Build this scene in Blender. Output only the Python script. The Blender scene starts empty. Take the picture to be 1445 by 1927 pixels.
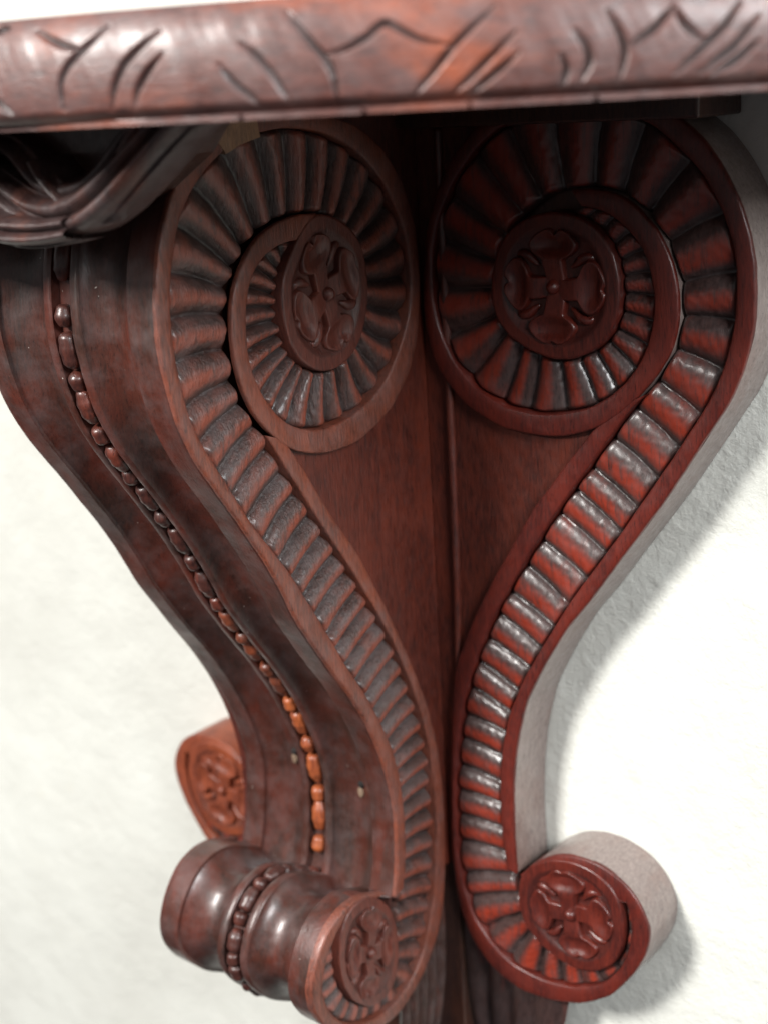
import bpy, bmesh, math, random
import numpy as np
from mathutils import Vector, Matrix
random.seed(7); np.random.seed(7)
W = 0.143           # width of the projecting front scroll
WM = 0.128          # where the far rear scroll starts
T = 0.040           # thickness of the scrolls fixed to the wall
scene = bpy.context.scene

# ------------------------------------------------------------ camera
cd = bpy.data.cameras.new('camera'); cam = bpy.data.objects.new('camera', cd)
scene.collection.objects.link(cam); scene.camera = cam
rows = [(0.77753355, 0.62635706, -0.05584277), (0.13564752, -0.25377127, -0.95770553), (-0.61403692, 0.73707325, -0.28227946)]
rt, dn, fw = [Vector(r) for r in rows]
m = Matrix.Identity(4)
for i in range(3):
    m[i][0] = rt[i]; m[i][1] = -dn[i]; m[i][2] = -fw[i]
m.translation = Vector((0.54663563, -0.70738691, 0.1145247))
cam.matrix_world = m
cd.sensor_fit = 'VERTICAL'; cd.sensor_height = 36.0; cd.lens = 2700.0 / 1927.0 * 36.0
cd.clip_start = 0.02; cd.clip_end = 60
cd.dof.use_dof = True; cd.dof.focus_distance = 0.80; cd.dof.aperture_fstop = 5.0

# ------------------------------------------------------------ world and lamps
world = bpy.data.worlds.new('World'); scene.world = world; world.use_nodes = True
bg = world.node_tree.nodes['Background']
# plain room light: bright white ceiling above, dimmer walls, dark floor
_nt = world.node_tree; _tc = _nt.nodes.new('ShaderNodeTexCoord'); _sx = _nt.nodes.new('ShaderNodeSeparateXYZ')
_mr = _nt.nodes.new('ShaderNodeMapRange'); _rp = _nt.nodes.new('ShaderNodeValToRGB')
_nt.links.new(_tc.outputs['Generated'], _sx.inputs[0]); _nt.links.new(_sx.outputs[2], _mr.inputs[0])
_mr.inputs[1].default_value = -1; _nt.links.new(_mr.outputs[0], _rp.inputs[0])
for _e, (_p, _c) in zip([_rp.color_ramp.elements[0], _rp.color_ramp.elements[1], _rp.color_ramp.elements.new(.6)], [(.3, (.05, .045, .05, 1)), (.95, (1, .99, .96, 1)), (.6, (.22, .215, .215, 1))]):
    _e.position = _p; _e.color = _c
_nt.links.new(_rp.outputs[0], bg.inputs[0]); bg.inputs[1].default_value = 0.9

def lamp(name, loc, target, size, power, col, size_y=None):
    l = bpy.data.lights.new(name, 'AREA'); l.energy = power; l.color = col
    l.shape = 'RECTANGLE'; l.size = size; l.size_y = size_y or size
    o = bpy.data.objects.new(name, l); scene.collection.objects.link(o)
    o.location = loc
    o.rotation_euler = (Vector(target) - Vector(loc)).to_track_quat('-Z', 'Y').to_euler()
    return o
lamp('ceiling_lamp', (-0.6, -2.15, 1.2), (0.0, 0, -0.15), 0.55, 94, (1.0, 0.97, 0.93))
lamp('window_light', (2.2, -1.05, 1.12), (0, -0.1, -0.1), 0.75, 62, (0.97, 0.99, 1.0))
vs = scene.view_settings
vs.view_transform = 'Standard'; vs.look = 'None'; vs.gamma = 1.0; vs.exposure = 0.30
try: vs.use_curve_mapping = False
except Exception: pass

# outlines of the carving in metres: SL front scroll side (distance from wall corner, height), SR rear scroll (distance from corner, height)
SL = {"RO":[[0.0633,-0.40224],[0.05901,-0.38559],[0.05692,-0.36124],[0.05718,-0.33806],[0.06179,-0.3141],[0.06958,-0.2908],[0.08026,-0.26725],[0.09502,-0.24241],[0.11085,-0.22003],[0.13354,-0.1849],[0.14805,-0.1546],[0.158,-0.13688],[0.17569,-0.10914],[0.18968,-0.08915],[0.20296,-0.06882],[0.21276,-0.04681],[0.21812,-0.02525],[0.22122,-0.00463],[0.22071,0.0099],[0.21911,0.02441],[0.2166,0.03762],[0.21227,0.05109],[0.20412,0.06888],[0.19051,0.08347],[0.17406,0.09498],[0.15661,0.10196],[0.13745,0.10557],[0.11112,0.10654],[0.08295,0.10354],[0.05597,0.09581],[0.032,0.08156],[0.0146,0.05965],[0.00482,0.03184],[0.00262,-0.00083],[0.00872,-0.03629],[0.01845,-0.05598],[0.03587,-0.07301],[0.05432,-0.0818],[0.07407,-0.088],[0.09558,-0.08862],[0.11271,-0.08563],[0.12721,-0.08009],[0.13758,-0.07308],[0.14751,-0.06445],[0.15765,-0.05265],[0.16503,-0.03753],[0.16815,-0.02266],[0.16895,-0.00583],[0.16728,0.00786],[0.16296,0.02025],[0.15559,0.03113],[0.14681,0.03968],[0.13664,0.04506],[0.12306,0.04905],[0.10988,0.0506],[0.09437,0.04994]],"RI":[[0.05328,-0.39929],[0.04824,-0.3737],[0.04799,-0.34338],[0.05047,-0.31898],[0.05673,-0.2942],[0.06685,-0.27253],[0.07954,-0.24824],[0.09704,-0.22149],[0.11545,-0.1889],[0.13854,-0.15037],[0.15674,-0.12587],[0.16712,-0.11146],[0.17966,-0.09048],[0.19442,-0.06644],[0.20348,-0.0488],[0.20866,-0.02708],[0.21117,-0.00635],[0.21106,0.00841],[0.20903,0.0265],[0.20453,0.04386],[0.19721,0.06034],[0.18505,0.07381],[0.17245,0.08347],[0.15798,0.09079],[0.13939,0.09589],[0.11425,0.09751],[0.09055,0.09508],[0.06851,0.08773],[0.05051,0.07768],[0.03368,0.06277],[0.02118,0.04303],[0.01347,0.0232],[0.01171,-0.00026],[0.01602,-0.02022],[0.02474,-0.03559],[0.03834,-0.05327],[0.05683,-0.0648],[0.0764,-0.0712],[0.09645,-0.07368],[0.11263,-0.07175],[0.12743,-0.06573],[0.13848,-0.05756],[0.14793,-0.04565],[0.15516,-0.03147],[0.15772,-0.01782],[0.15752,-0.00221],[0.1544,0.01368],[0.15016,0.02166],[0.14397,0.02856],[0.13458,0.0337],[0.12315,0.03669],[0.11224,0.0369]],"CA":[[0.11224,0.0369],[0.12315,0.03669],[0.13458,0.0337],[0.14397,0.02856],[0.15016,0.02166],[0.1544,0.01368],[0.15752,-0.00221],[0.15772,-0.01782],[0.15516,-0.03147],[0.14793,-0.04565],[0.13848,-0.05756],[0.12743,-0.06573],[0.11263,-0.07175],[0.09645,-0.07368],[0.0764,-0.0712],[0.05683,-0.0648],[0.03834,-0.05327],[0.02474,-0.03559],[0.01602,-0.02022],[0.01171,-0.00026],[0.01347,0.0232],[0.02118,0.04303],[0.03368,0.06277],[0.05051,0.07768],[0.06851,0.08773],[0.09055,0.09508],[0.11425,0.09751],[0.13939,0.09589],[0.15798,0.09079],[0.17245,0.08347],[0.18505,0.07381],[0.19721,0.06034],[0.20453,0.04386],[0.20903,0.0265],[0.21106,0.00841],[0.21117,-0.00635],[0.20866,-0.02708],[0.20348,-0.0488],[0.19442,-0.06644],[0.17966,-0.09048],[0.16712,-0.11146],[0.15674,-0.12587],[0.13854,-0.15037],[0.11545,-0.1889],[0.09704,-0.22149],[0.07954,-0.24824],[0.06685,-0.27253],[0.05673,-0.2942],[0.05047,-0.31898],[0.04799,-0.34338],[0.04824,-0.3737],[0.05328,-0.39929],[0.05985,-0.42224],[0.06313,-0.4471],[0.06925,-0.46434],[0.08131,-0.47103],[0.09621,-0.46801],[0.11133,-0.45424],[0.12034,-0.43704],[0.12251,-0.41654],[0.11884,-0.40066],[0.11023,-0.38781]],"CB":[[0.11661,0.03303],[0.12481,0.0218],[0.12871,0.01005],[0.12902,-0.00433],[0.12576,-0.01825],[0.11689,-0.03067],[0.10228,-0.03917],[0.08788,-0.04057],[0.07296,-0.03568],[0.06269,-0.02569],[0.05508,-0.00789],[0.05364,0.00762],[0.05597,0.0247],[0.06398,0.03724],[0.07915,0.04635],[0.09434,0.05023],[0.10988,0.0506],[0.12306,0.04905],[0.13664,0.04506],[0.14681,0.03968],[0.15559,0.03113],[0.16296,0.02025],[0.16728,0.00786],[0.16895,-0.00583],[0.16815,-0.02266],[0.16503,-0.03753],[0.15765,-0.05265],[0.14751,-0.06445],[0.14159,-0.07741],[0.12481,-0.104],[0.10458,-0.13463],[0.08313,-0.16673],[0.06332,-0.19803],[0.04797,-0.2251],[0.03486,-0.25415],[0.02446,-0.28118],[0.01678,-0.31021],[0.01393,-0.3431],[0.01375,-0.37265],[0.0157,-0.39836],[0.02,-0.42277],[0.02545,-0.43793],[0.03508,-0.45968],[0.04888,-0.4739],[0.07014,-0.48133],[0.08789,-0.4812],[0.10629,-0.47548],[0.12294,-0.46341],[0.1345,-0.44774],[0.13893,-0.43062],[0.13231,-0.41109],[0.12003,-0.39693],[0.10508,-0.38933]],"B":[[0.14862,-0.06664],[0.14159,-0.07741],[0.12481,-0.104],[0.10458,-0.13463],[0.08313,-0.16673],[0.06332,-0.19803],[0.04797,-0.2251],[0.03486,-0.25415],[0.02446,-0.28118],[0.01678,-0.31021],[0.01393,-0.3431],[0.01375,-0.37265],[0.0157,-0.39836],[0.02,-0.42277],[0.02545,-0.43793],[0.03508,-0.45968],[0.04888,-0.4739],[0.07014,-0.48133],[0.08789,-0.4812],[0.10629,-0.47548],[0.12294,-0.46341],[0.1345,-0.44774],[0.13893,-0.43062],[0.13231,-0.41109],[0.12003,-0.39693],[0.10508,-0.38933]],"P":[[0.13396,-0.07234],[0.12499,-0.08467],[0.10096,-0.12277],[0.07666,-0.15734],[0.05191,-0.20173],[0.03075,-0.24554],[0.01678,-0.27992],[0.00751,-0.31402],[0.00439,-0.35375],[0.00492,-0.39448],[0.00867,-0.42856],[0.01601,-0.45181],[0.03051,-0.47155],[0.04728,-0.48372],[0.06579,-0.49191],[0.08429,-0.4917],[0.10599,-0.48387],[0.12631,-0.47062],[0.13951,-0.45621],[0.14762,-0.44073],[0.1485,-0.42508],[0.1405,-0.40653],[0.12717,-0.3908],[0.11098,-0.38472],[0.09504,-0.38518],[0.07116,-0.39502]],"DISC":[[0.11661,0.03303],[0.12481,0.0218],[0.12871,0.01005],[0.12902,-0.00433],[0.12576,-0.01825],[0.11689,-0.03067],[0.10228,-0.03917],[0.08788,-0.04057],[0.07296,-0.03568],[0.06269,-0.02569],[0.05508,-0.00789],[0.05364,0.00762],[0.05597,0.0247],[0.06398,0.03724],[0.07915,0.04635],[0.09434,0.05023],[0.10701,0.0445]],"DISC2":[[0.123,-0.41627],[0.11933,-0.40039],[0.11023,-0.38781],[0.09666,-0.38513],[0.08096,-0.39239],[0.06825,-0.40691],[0.06311,-0.42661],[0.06313,-0.4471],[0.06925,-0.46434],[0.08131,-0.47103],[0.09621,-0.46801],[0.11133,-0.45424],[0.12034,-0.43704]],"OUT":[[0.11112,0.10654],[0.13745,0.10557],[0.15661,0.10196],[0.17406,0.09498],[0.19051,0.08347],[0.20412,0.06888],[0.21227,0.05109],[0.2166,0.03762],[0.21911,0.02441],[0.22071,0.0099],[0.22122,-0.00463],[0.21812,-0.02525],[0.21276,-0.04681],[0.20296,-0.06882],[0.18968,-0.08915],[0.17569,-0.10914],[0.158,-0.13688],[0.14805,-0.1546],[0.13354,-0.1849],[0.11085,-0.22003],[0.09502,-0.24241],[0.08026,-0.26725],[0.06958,-0.2908],[0.06179,-0.3141],[0.05718,-0.33806],[0.05692,-0.36124],[0.05901,-0.38559],[0.0633,-0.40224],[0.06818,-0.41258]]}
SR = {"RO":[[0.05416,-0.39791],[0.05281,-0.36427],[0.05398,-0.33247],[0.0576,-0.3022],[0.06571,-0.27077],[0.07992,-0.24252],[0.09635,-0.21473],[0.11546,-0.19083],[0.13088,-0.16874],[0.14895,-0.14433],[0.16559,-0.12101],[0.17994,-0.0988],[0.19314,-0.07837],[0.20619,-0.05801],[0.21422,-0.03725],[0.21877,-0.01978],[0.21966,-0.00283],[0.21874,0.01521],[0.21546,0.03273],[0.20955,0.04903],[0.19884,0.06777],[0.18628,0.08285],[0.16957,0.09525],[0.1474,0.10427],[0.12113,0.10815],[0.09017,0.10749],[0.0648,0.10125],[0.04191,0.09012],[0.02361,0.07226],[0.01047,0.05052],[0.00305,0.02816],[-0.001,0.00206],[-0.00136,-0.02442],[0.0035,-0.04829],[0.01424,-0.06438],[0.03034,-0.07854],[0.05393,-0.08835],[0.07713,-0.09126],[0.09787,-0.09004],[0.11409,-0.08542],[0.13207,-0.07596],[0.14606,-0.06465],[0.16135,-0.04806],[0.1706,-0.0321],[0.17447,-0.01682],[0.17444,-0.00081],[0.17121,0.01493],[0.16317,0.0305],[0.15119,0.0435],[0.13937,0.05147],[0.1236,0.05523],[0.10774,0.0547]],"RI":[[0.04651,-0.39432],[0.04324,-0.36716],[0.04322,-0.33548],[0.04656,-0.30505],[0.053,-0.27982],[0.06465,-0.25396],[0.08038,-0.22689],[0.10263,-0.19182],[0.12181,-0.16523],[0.13837,-0.14267],[0.15501,-0.11767],[0.17065,-0.09495],[0.18568,-0.07219],[0.19579,-0.05479],[0.20281,-0.03663],[0.20692,-0.02048],[0.20827,-0.00731],[0.20831,0.01099],[0.20628,0.02624],[0.19909,0.04517],[0.18918,0.06162],[0.1749,0.0755],[0.16043,0.08736],[0.14083,0.09625],[0.11761,0.09988],[0.09344,0.09877],[0.07552,0.09562],[0.05918,0.08964],[0.04132,0.07746],[0.02446,0.05863],[0.01251,0.03692],[0.00683,0.01598],[0.00568,-0.01082],[0.01024,-0.0321],[0.02069,-0.05143],[0.03657,-0.06622],[0.05798,-0.0753],[0.08096,-0.07806],[0.09822,-0.07575],[0.11508,-0.07127],[0.13013,-0.06328],[0.14274,-0.05229],[0.15235,-0.03875],[0.15777,-0.02339],[0.16014,-0.00698],[0.1579,0.00931],[0.1527,0.02253],[0.14351,0.03278],[0.13355,0.0402],[0.12342,0.0442],[0.11415,0.04532]],"CA":[[0.11415,0.04532],[0.12342,0.0442],[0.13355,0.0402],[0.14351,0.03278],[0.1527,0.02253],[0.1579,0.00931],[0.16014,-0.00698],[0.15777,-0.02339],[0.15235,-0.03875],[0.14274,-0.05229],[0.13013,-0.06328],[0.11508,-0.07127],[0.09822,-0.07575],[0.08096,-0.07806],[0.05798,-0.0753],[0.03657,-0.06622],[0.02069,-0.05143],[0.01024,-0.0321],[0.00568,-0.01082],[0.00683,0.01598],[0.01251,0.03692],[0.02446,0.05863],[0.04132,0.07746],[0.05918,0.08964],[0.07552,0.09562],[0.09344,0.09877],[0.11761,0.09988],[0.14083,0.09625],[0.16043,0.08736],[0.1749,0.0755],[0.18918,0.06162],[0.19909,0.04517],[0.20628,0.02624],[0.20831,0.01099],[0.20827,-0.00731],[0.20692,-0.02048],[0.20281,-0.03663],[0.19579,-0.05479],[0.18568,-0.07219],[0.17065,-0.09495],[0.15501,-0.11767],[0.13837,-0.14267],[0.12181,-0.16523],[0.10263,-0.19182],[0.08038,-0.22689],[0.06465,-0.25396],[0.053,-0.27982],[0.04656,-0.30505],[0.04322,-0.33548],[0.04324,-0.36716],[0.04651,-0.39432],[0.05565,-0.41652],[0.05983,-0.4327],[0.07061,-0.44447],[0.0848,-0.45155],[0.10094,-0.45444],[0.1165,-0.45011],[0.12861,-0.44028],[0.13545,-0.42583],[0.13757,-0.40824],[0.13502,-0.39247]],"CB":[[0.10429,0.04172],[0.11712,0.03799],[0.12664,0.03136],[0.13498,0.01918],[0.13852,0.00304],[0.13766,-0.01342],[0.13201,-0.02643],[0.1221,-0.03595],[0.10738,-0.04257],[0.09241,-0.04364],[0.07541,-0.03876],[0.06161,-0.03099],[0.05316,-0.02056],[0.05016,-0.00887],[0.05155,0.00578],[0.05642,0.02158],[0.0656,0.03471],[0.07816,0.04455],[0.0914,0.05147],[0.10774,0.0547],[0.1236,0.05523],[0.13937,0.05147],[0.15119,0.0435],[0.16317,0.0305],[0.17121,0.01493],[0.17444,-0.00081],[0.17447,-0.01682],[0.1706,-0.0321],[0.16135,-0.04806],[0.14432,-0.06791],[0.128,-0.08969],[0.11439,-0.10802],[0.0957,-0.13226],[0.06903,-0.17226],[0.04537,-0.20997],[0.02738,-0.24648],[0.01578,-0.28068],[0.00874,-0.31484],[0.0049,-0.3543],[0.00412,-0.39554],[0.00784,-0.42148],[0.0159,-0.44404],[0.03056,-0.46083],[0.04887,-0.47137],[0.07314,-0.47425],[0.09854,-0.47013],[0.11998,-0.45927],[0.13372,-0.44192],[0.14054,-0.42238],[0.14223,-0.40502],[0.13851,-0.39127]],"B":[[0.15461,-0.05897],[0.14432,-0.06791],[0.128,-0.08969],[0.11439,-0.10802],[0.0957,-0.13226],[0.06903,-0.17226],[0.04537,-0.20997],[0.02738,-0.24648],[0.01578,-0.28068],[0.00874,-0.31484],[0.0049,-0.3543],[0.00412,-0.39554],[0.00784,-0.42148],[0.0159,-0.44404],[0.03056,-0.46083],[0.04887,-0.47137],[0.07314,-0.47425],[0.09854,-0.47013],[0.11998,-0.45927],[0.13372,-0.44192],[0.14054,-0.42238],[0.14223,-0.40502],[0.13851,-0.39127]],"P":[[0.13214,-0.0703],[0.1177,-0.08536],[0.10046,-0.10577],[0.07646,-0.13662],[0.04643,-0.18419],[0.02603,-0.22065],[0.01152,-0.25252],[0.00577,-0.28654],[0.0033,-0.31624],[0.00076,-0.35549],[-0.00056,-0.38871],[0.00099,-0.42039],[0.00454,-0.44121],[0.01274,-0.46223],[0.02977,-0.47949],[0.0522,-0.48921],[0.07831,-0.48817],[0.10538,-0.4798],[0.12671,-0.46512],[0.1423,-0.44378],[0.15205,-0.42474],[0.15517,-0.40849],[0.1522,-0.39649],[0.14431,-0.38431],[0.13443,-0.37617],[0.11778,-0.37012],[0.1007,-0.3698],[0.08516,-0.37396],[0.07035,-0.38383],[0.05629,-0.39842]],"DISC":[[0.10429,0.04172],[0.11712,0.03799],[0.12664,0.03136],[0.13498,0.01918],[0.13852,0.00304],[0.13766,-0.01342],[0.13201,-0.02643],[0.1221,-0.03595],[0.10738,-0.04257],[0.09241,-0.04364],[0.07541,-0.03876],[0.06161,-0.03099],[0.05316,-0.02056],[0.05016,-0.00887],[0.05155,0.00578],[0.05642,0.02158],[0.06551,0.03225],[0.07798,0.03911],[0.09114,0.04222]],"DISC2":[[0.05713,-0.39895],[0.05521,-0.41667],[0.05896,-0.43301],[0.07061,-0.44447],[0.0848,-0.45155],[0.10094,-0.45444],[0.1165,-0.45011],[0.12861,-0.44028],[0.13545,-0.42583],[0.13757,-0.40824],[0.13425,-0.39274],[0.12777,-0.3826],[0.11572,-0.37579],[0.10062,-0.37371],[0.08427,-0.3766],[0.06735,-0.38559]],"OUT":[[0.12113,0.10815],[0.1474,0.10427],[0.16957,0.09525],[0.18628,0.08285],[0.19884,0.06777],[0.20955,0.04903],[0.21546,0.03273],[0.21874,0.01521],[0.21966,-0.00283],[0.21877,-0.01978],[0.21422,-0.03725],[0.20619,-0.05801],[0.19314,-0.07837],[0.17994,-0.0988],[0.16559,-0.12101],[0.14895,-0.14433],[0.13088,-0.16874],[0.11546,-0.19083],[0.09635,-0.21473],[0.07992,-0.24252],[0.06571,-0.27077],[0.0576,-0.3022],[0.05398,-0.33247],[0.05281,-0.36427],[0.05416,-0.39791]]}
PATCH = [[0.16975,0.09895],[0.16306,0.10335],[0.13779,0.1026],[0.13638,0.0938],[0.15124,0.0909],[0.16277,0.08681],[0.16743,0.09298]]
BEADS = [[0.2243,0.0433,1],[0.2296,0.0078,0],[0.2267,-0.0132,1],[0.2256,-0.0325,0],[0.2212,-0.0502,1],[0.2138,-0.0689,0],[0.2055,-0.0856,1],[0.1964,-0.0996,0],[0.1864,-0.1146,1],[0.1753,-0.1299,0],[0.1632,-0.1449,1],[0.1525,-0.1595,0],[0.1423,-0.1739,1],[0.1332,-0.1889,0],[0.1247,-0.2034,1],[0.1149,-0.2174,0],[0.1074,-0.2317,1],[0.0994,-0.2482,0],[0.092,-0.2637,1],[0.0842,-0.2808,0],[0.078,-0.2956,1],[0.0719,-0.3126,0],[0.0678,-0.3305,1],[0.0638,-0.3487,0],[0.0627,-0.365,1],[0.0616,-0.386,0]]
BCYL = [[0.067,-0.4062],[0.0865,-0.3985],[0.1006,-0.3955],[0.118,-0.3968],[0.1311,-0.4],[0.1383,-0.4054],[0.1463,-0.4138],[0.1514,-0.4278],[0.1536,-0.4418],[0.1519,-0.4569]]
DRAPE = [[[-0.0981,0.0852],[-0.0753,0.0868],[-0.0553,0.0789],[-0.0344,0.0686],[-0.0129,0.0646],[0.0089,0.0668],[0.0291,0.0761],[0.0492,0.0902],[0.0665,0.1032],[0.0794,0.1117],[0.0899,0.1179]],[[-0.095,0.0985],[-0.0678,0.1013],[-0.0473,0.0975],[-0.0346,0.0884],[-0.0241,0.0795],[-0.009,0.0752],[0.007,0.0781],[0.0198,0.0873],[0.0306,0.0971],[0.0443,0.1049],[0.0576,0.1125]],[[-0.0965,0.0919],[-0.0823,0.0851],[-0.0714,0.0745],[-0.0584,0.064],[-0.0384,0.0582],[-0.0141,0.0575],[0.006,0.0608]],[[-0.1024,0.0663],[-0.0803,0.0638],[-0.0595,0.0587],[-0.039,0.0551],[-0.0228,0.054]],[[-0.022,0.0908],[-0.0157,0.082],[-0.0055,0.0727],[0.0032,0.067],[0.0134,0.0707],[0.0239,0.0781],[0.0331,0.0852],[0.0447,0.0956],[0.0529,0.1035],[0.0607,0.1101]]]
GROOVES = [[[-1.2983,0.1447],[-1.2791,0.1405],[-1.2627,0.1376],[-1.2471,0.1363]],[[-1.2215,0.1444],[-1.2338,0.14],[-1.2473,0.1357],[-1.2618,0.1311],[-1.2712,0.1251],[-1.2731,0.119],[-1.2713,0.1135]],[[-1.1691,0.1409],[-1.1889,0.1355],[-1.2049,0.1296],[-1.2157,0.1218],[-1.2216,0.1127]],[[-1.1659,0.1325],[-1.1805,0.1269],[-1.1928,0.1202],[-1.1984,0.1132]],[[-1.3584,0.1251],[-1.3479,0.1185],[-1.331,0.1128]],[[-1.3504,0.1459],[-1.3311,0.147]],[[-1.112,0.1272],[-1.1022,0.121],[-1.0883,0.1158],[-1.0745,0.1105]],[[-1.0906,0.1344],[-1.0759,0.1291],[-1.0603,0.121],[-1.0497,0.1119]],[[-1.049,0.1443],[-1.0358,0.1377],[-1.0226,0.1306],[-1.0124,0.1256],[-1.0076,0.1197],[-1.0067,0.1099]],[[-1.012,0.1284],[-0.9943,0.1299],[-0.9774,0.1336],[-0.9627,0.1389],[-0.9492,0.1353],[-0.9311,0.1311],[-0.9059,0.1288]],[[-0.8679,0.1412],[-0.8869,0.1347],[-0.906,0.1276],[-0.9206,0.1204],[-0.9427,0.1104]],[[-0.8501,0.1319],[-0.8692,0.1248],[-0.8907,0.1168],[-0.9086,0.1105]],[[-0.8469,0.1247],[-0.8649,0.119],[-0.8936,0.1102]],[[-0.811,0.1234],[-0.8051,0.1195],[-0.8067,0.1148],[-0.8101,0.1117]],[[-0.7981,0.1315],[-0.7874,0.1257],[-0.7844,0.12],[-0.7941,0.1126]],[[-0.7683,0.1374],[-0.7575,0.1297],[-0.753,0.1221],[-0.7593,0.1128]],[[-0.7471,0.1253],[-0.7279,0.1299],[-0.7086,0.1379]],[[-0.7076,0.1364],[-0.6988,0.1302],[-0.6815,0.1246]],[[-0.6483,0.1376],[-0.6615,0.1304],[-0.6814,0.1233],[-0.7084,0.1139]],[[-0.6312,0.1326],[-0.6537,0.1227],[-0.6837,0.1139]],[[-0.6308,0.1241],[-0.6535,0.117],[-0.6736,0.1131]]]

# ------------------------------------------------------------ materials
def new_mat(name):
    m = bpy.data.materials.new(name); m.use_nodes = True
    nt = m.node_tree; return m, nt, nt.nodes['Principled BSDF']
def nd(nt, t, **kw):
    n = nt.nodes.new(t)
    for k, v in kw.items(): setattr(n, k, v)
    return n
def mapping(nt, sc):
    tc = nd(nt, 'ShaderNodeTexCoord'); mp = nd(nt, 'ShaderNodeMapping')
    mp.inputs['Scale'].default_value = sc
    nt.links.new(tc.outputs['Object'], mp.inputs['Vector']); return mp.outputs[0]
def noise(nt, vec, scale, detail=4, rough=.55, dist=0):
    n = nd(nt, 'ShaderNodeTexNoise'); n.inputs['Scale'].default_value = scale
    n.inputs['Detail'].default_value = detail; n.inputs['Roughness'].default_value = rough
    n.inputs['Distortion'].default_value = dist
    nt.links.new(vec, n.inputs['Vector']); return n.outputs['Fac']
def ramp(nt, fac, stops):
    r = nd(nt, 'ShaderNodeValToRGB'); e = r.color_ramp.elements
    while len(e) < len(stops): e.new(.5)
    for el, (p, c) in zip(e, stops):
        el.position = p; el.color = (*c, 1) if len(c) == 3 else c
    nt.links.new(fac, r.inputs[0]); return r.outputs[0]
def mixc(nt, fac, a, b, mode='MIX'):
    n = nd(nt, 'ShaderNodeMix', data_type='RGBA', blend_type=mode)
    for s, v in ((n.inputs['Factor'], fac), (n.inputs['A'], a), (n.inputs['B'], b)):
        if s is n.inputs['Factor'] or True:
            if hasattr(v, 'is_output') or isinstance(v, bpy.types.NodeSocket): nt.links.new(v, s)
            elif isinstance(v, (int, float)): s.default_value = v
            else: s.default_value = (*v, 1)
    return n
def mix(nt, fac, a, b, mode='MIX'):
    n = nd(nt, 'ShaderNodeMix', data_type='RGBA', blend_type=mode)
    ins = [n.inputs[0], n.inputs[6], n.inputs[7]]
    for s, v in zip(ins, (fac, a, b)):
        if isinstance(v, bpy.types.NodeSocket): nt.links.new(v, s)
        elif isinstance(v, (int, float)): s.default_value = v
        else: s.default_value = (*v, 1)
    return n.outputs[2]
def bump(nt, h, strength, dist, prev=None):
    b = nd(nt, 'ShaderNodeBump'); b.inputs['Strength'].default_value = strength
    b.inputs['Distance'].default_value = dist; nt.links.new(h, b.inputs['Height'])
    if prev is not None: nt.links.new(prev, b.inputs['Normal'])
    return b.outputs[0]

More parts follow.
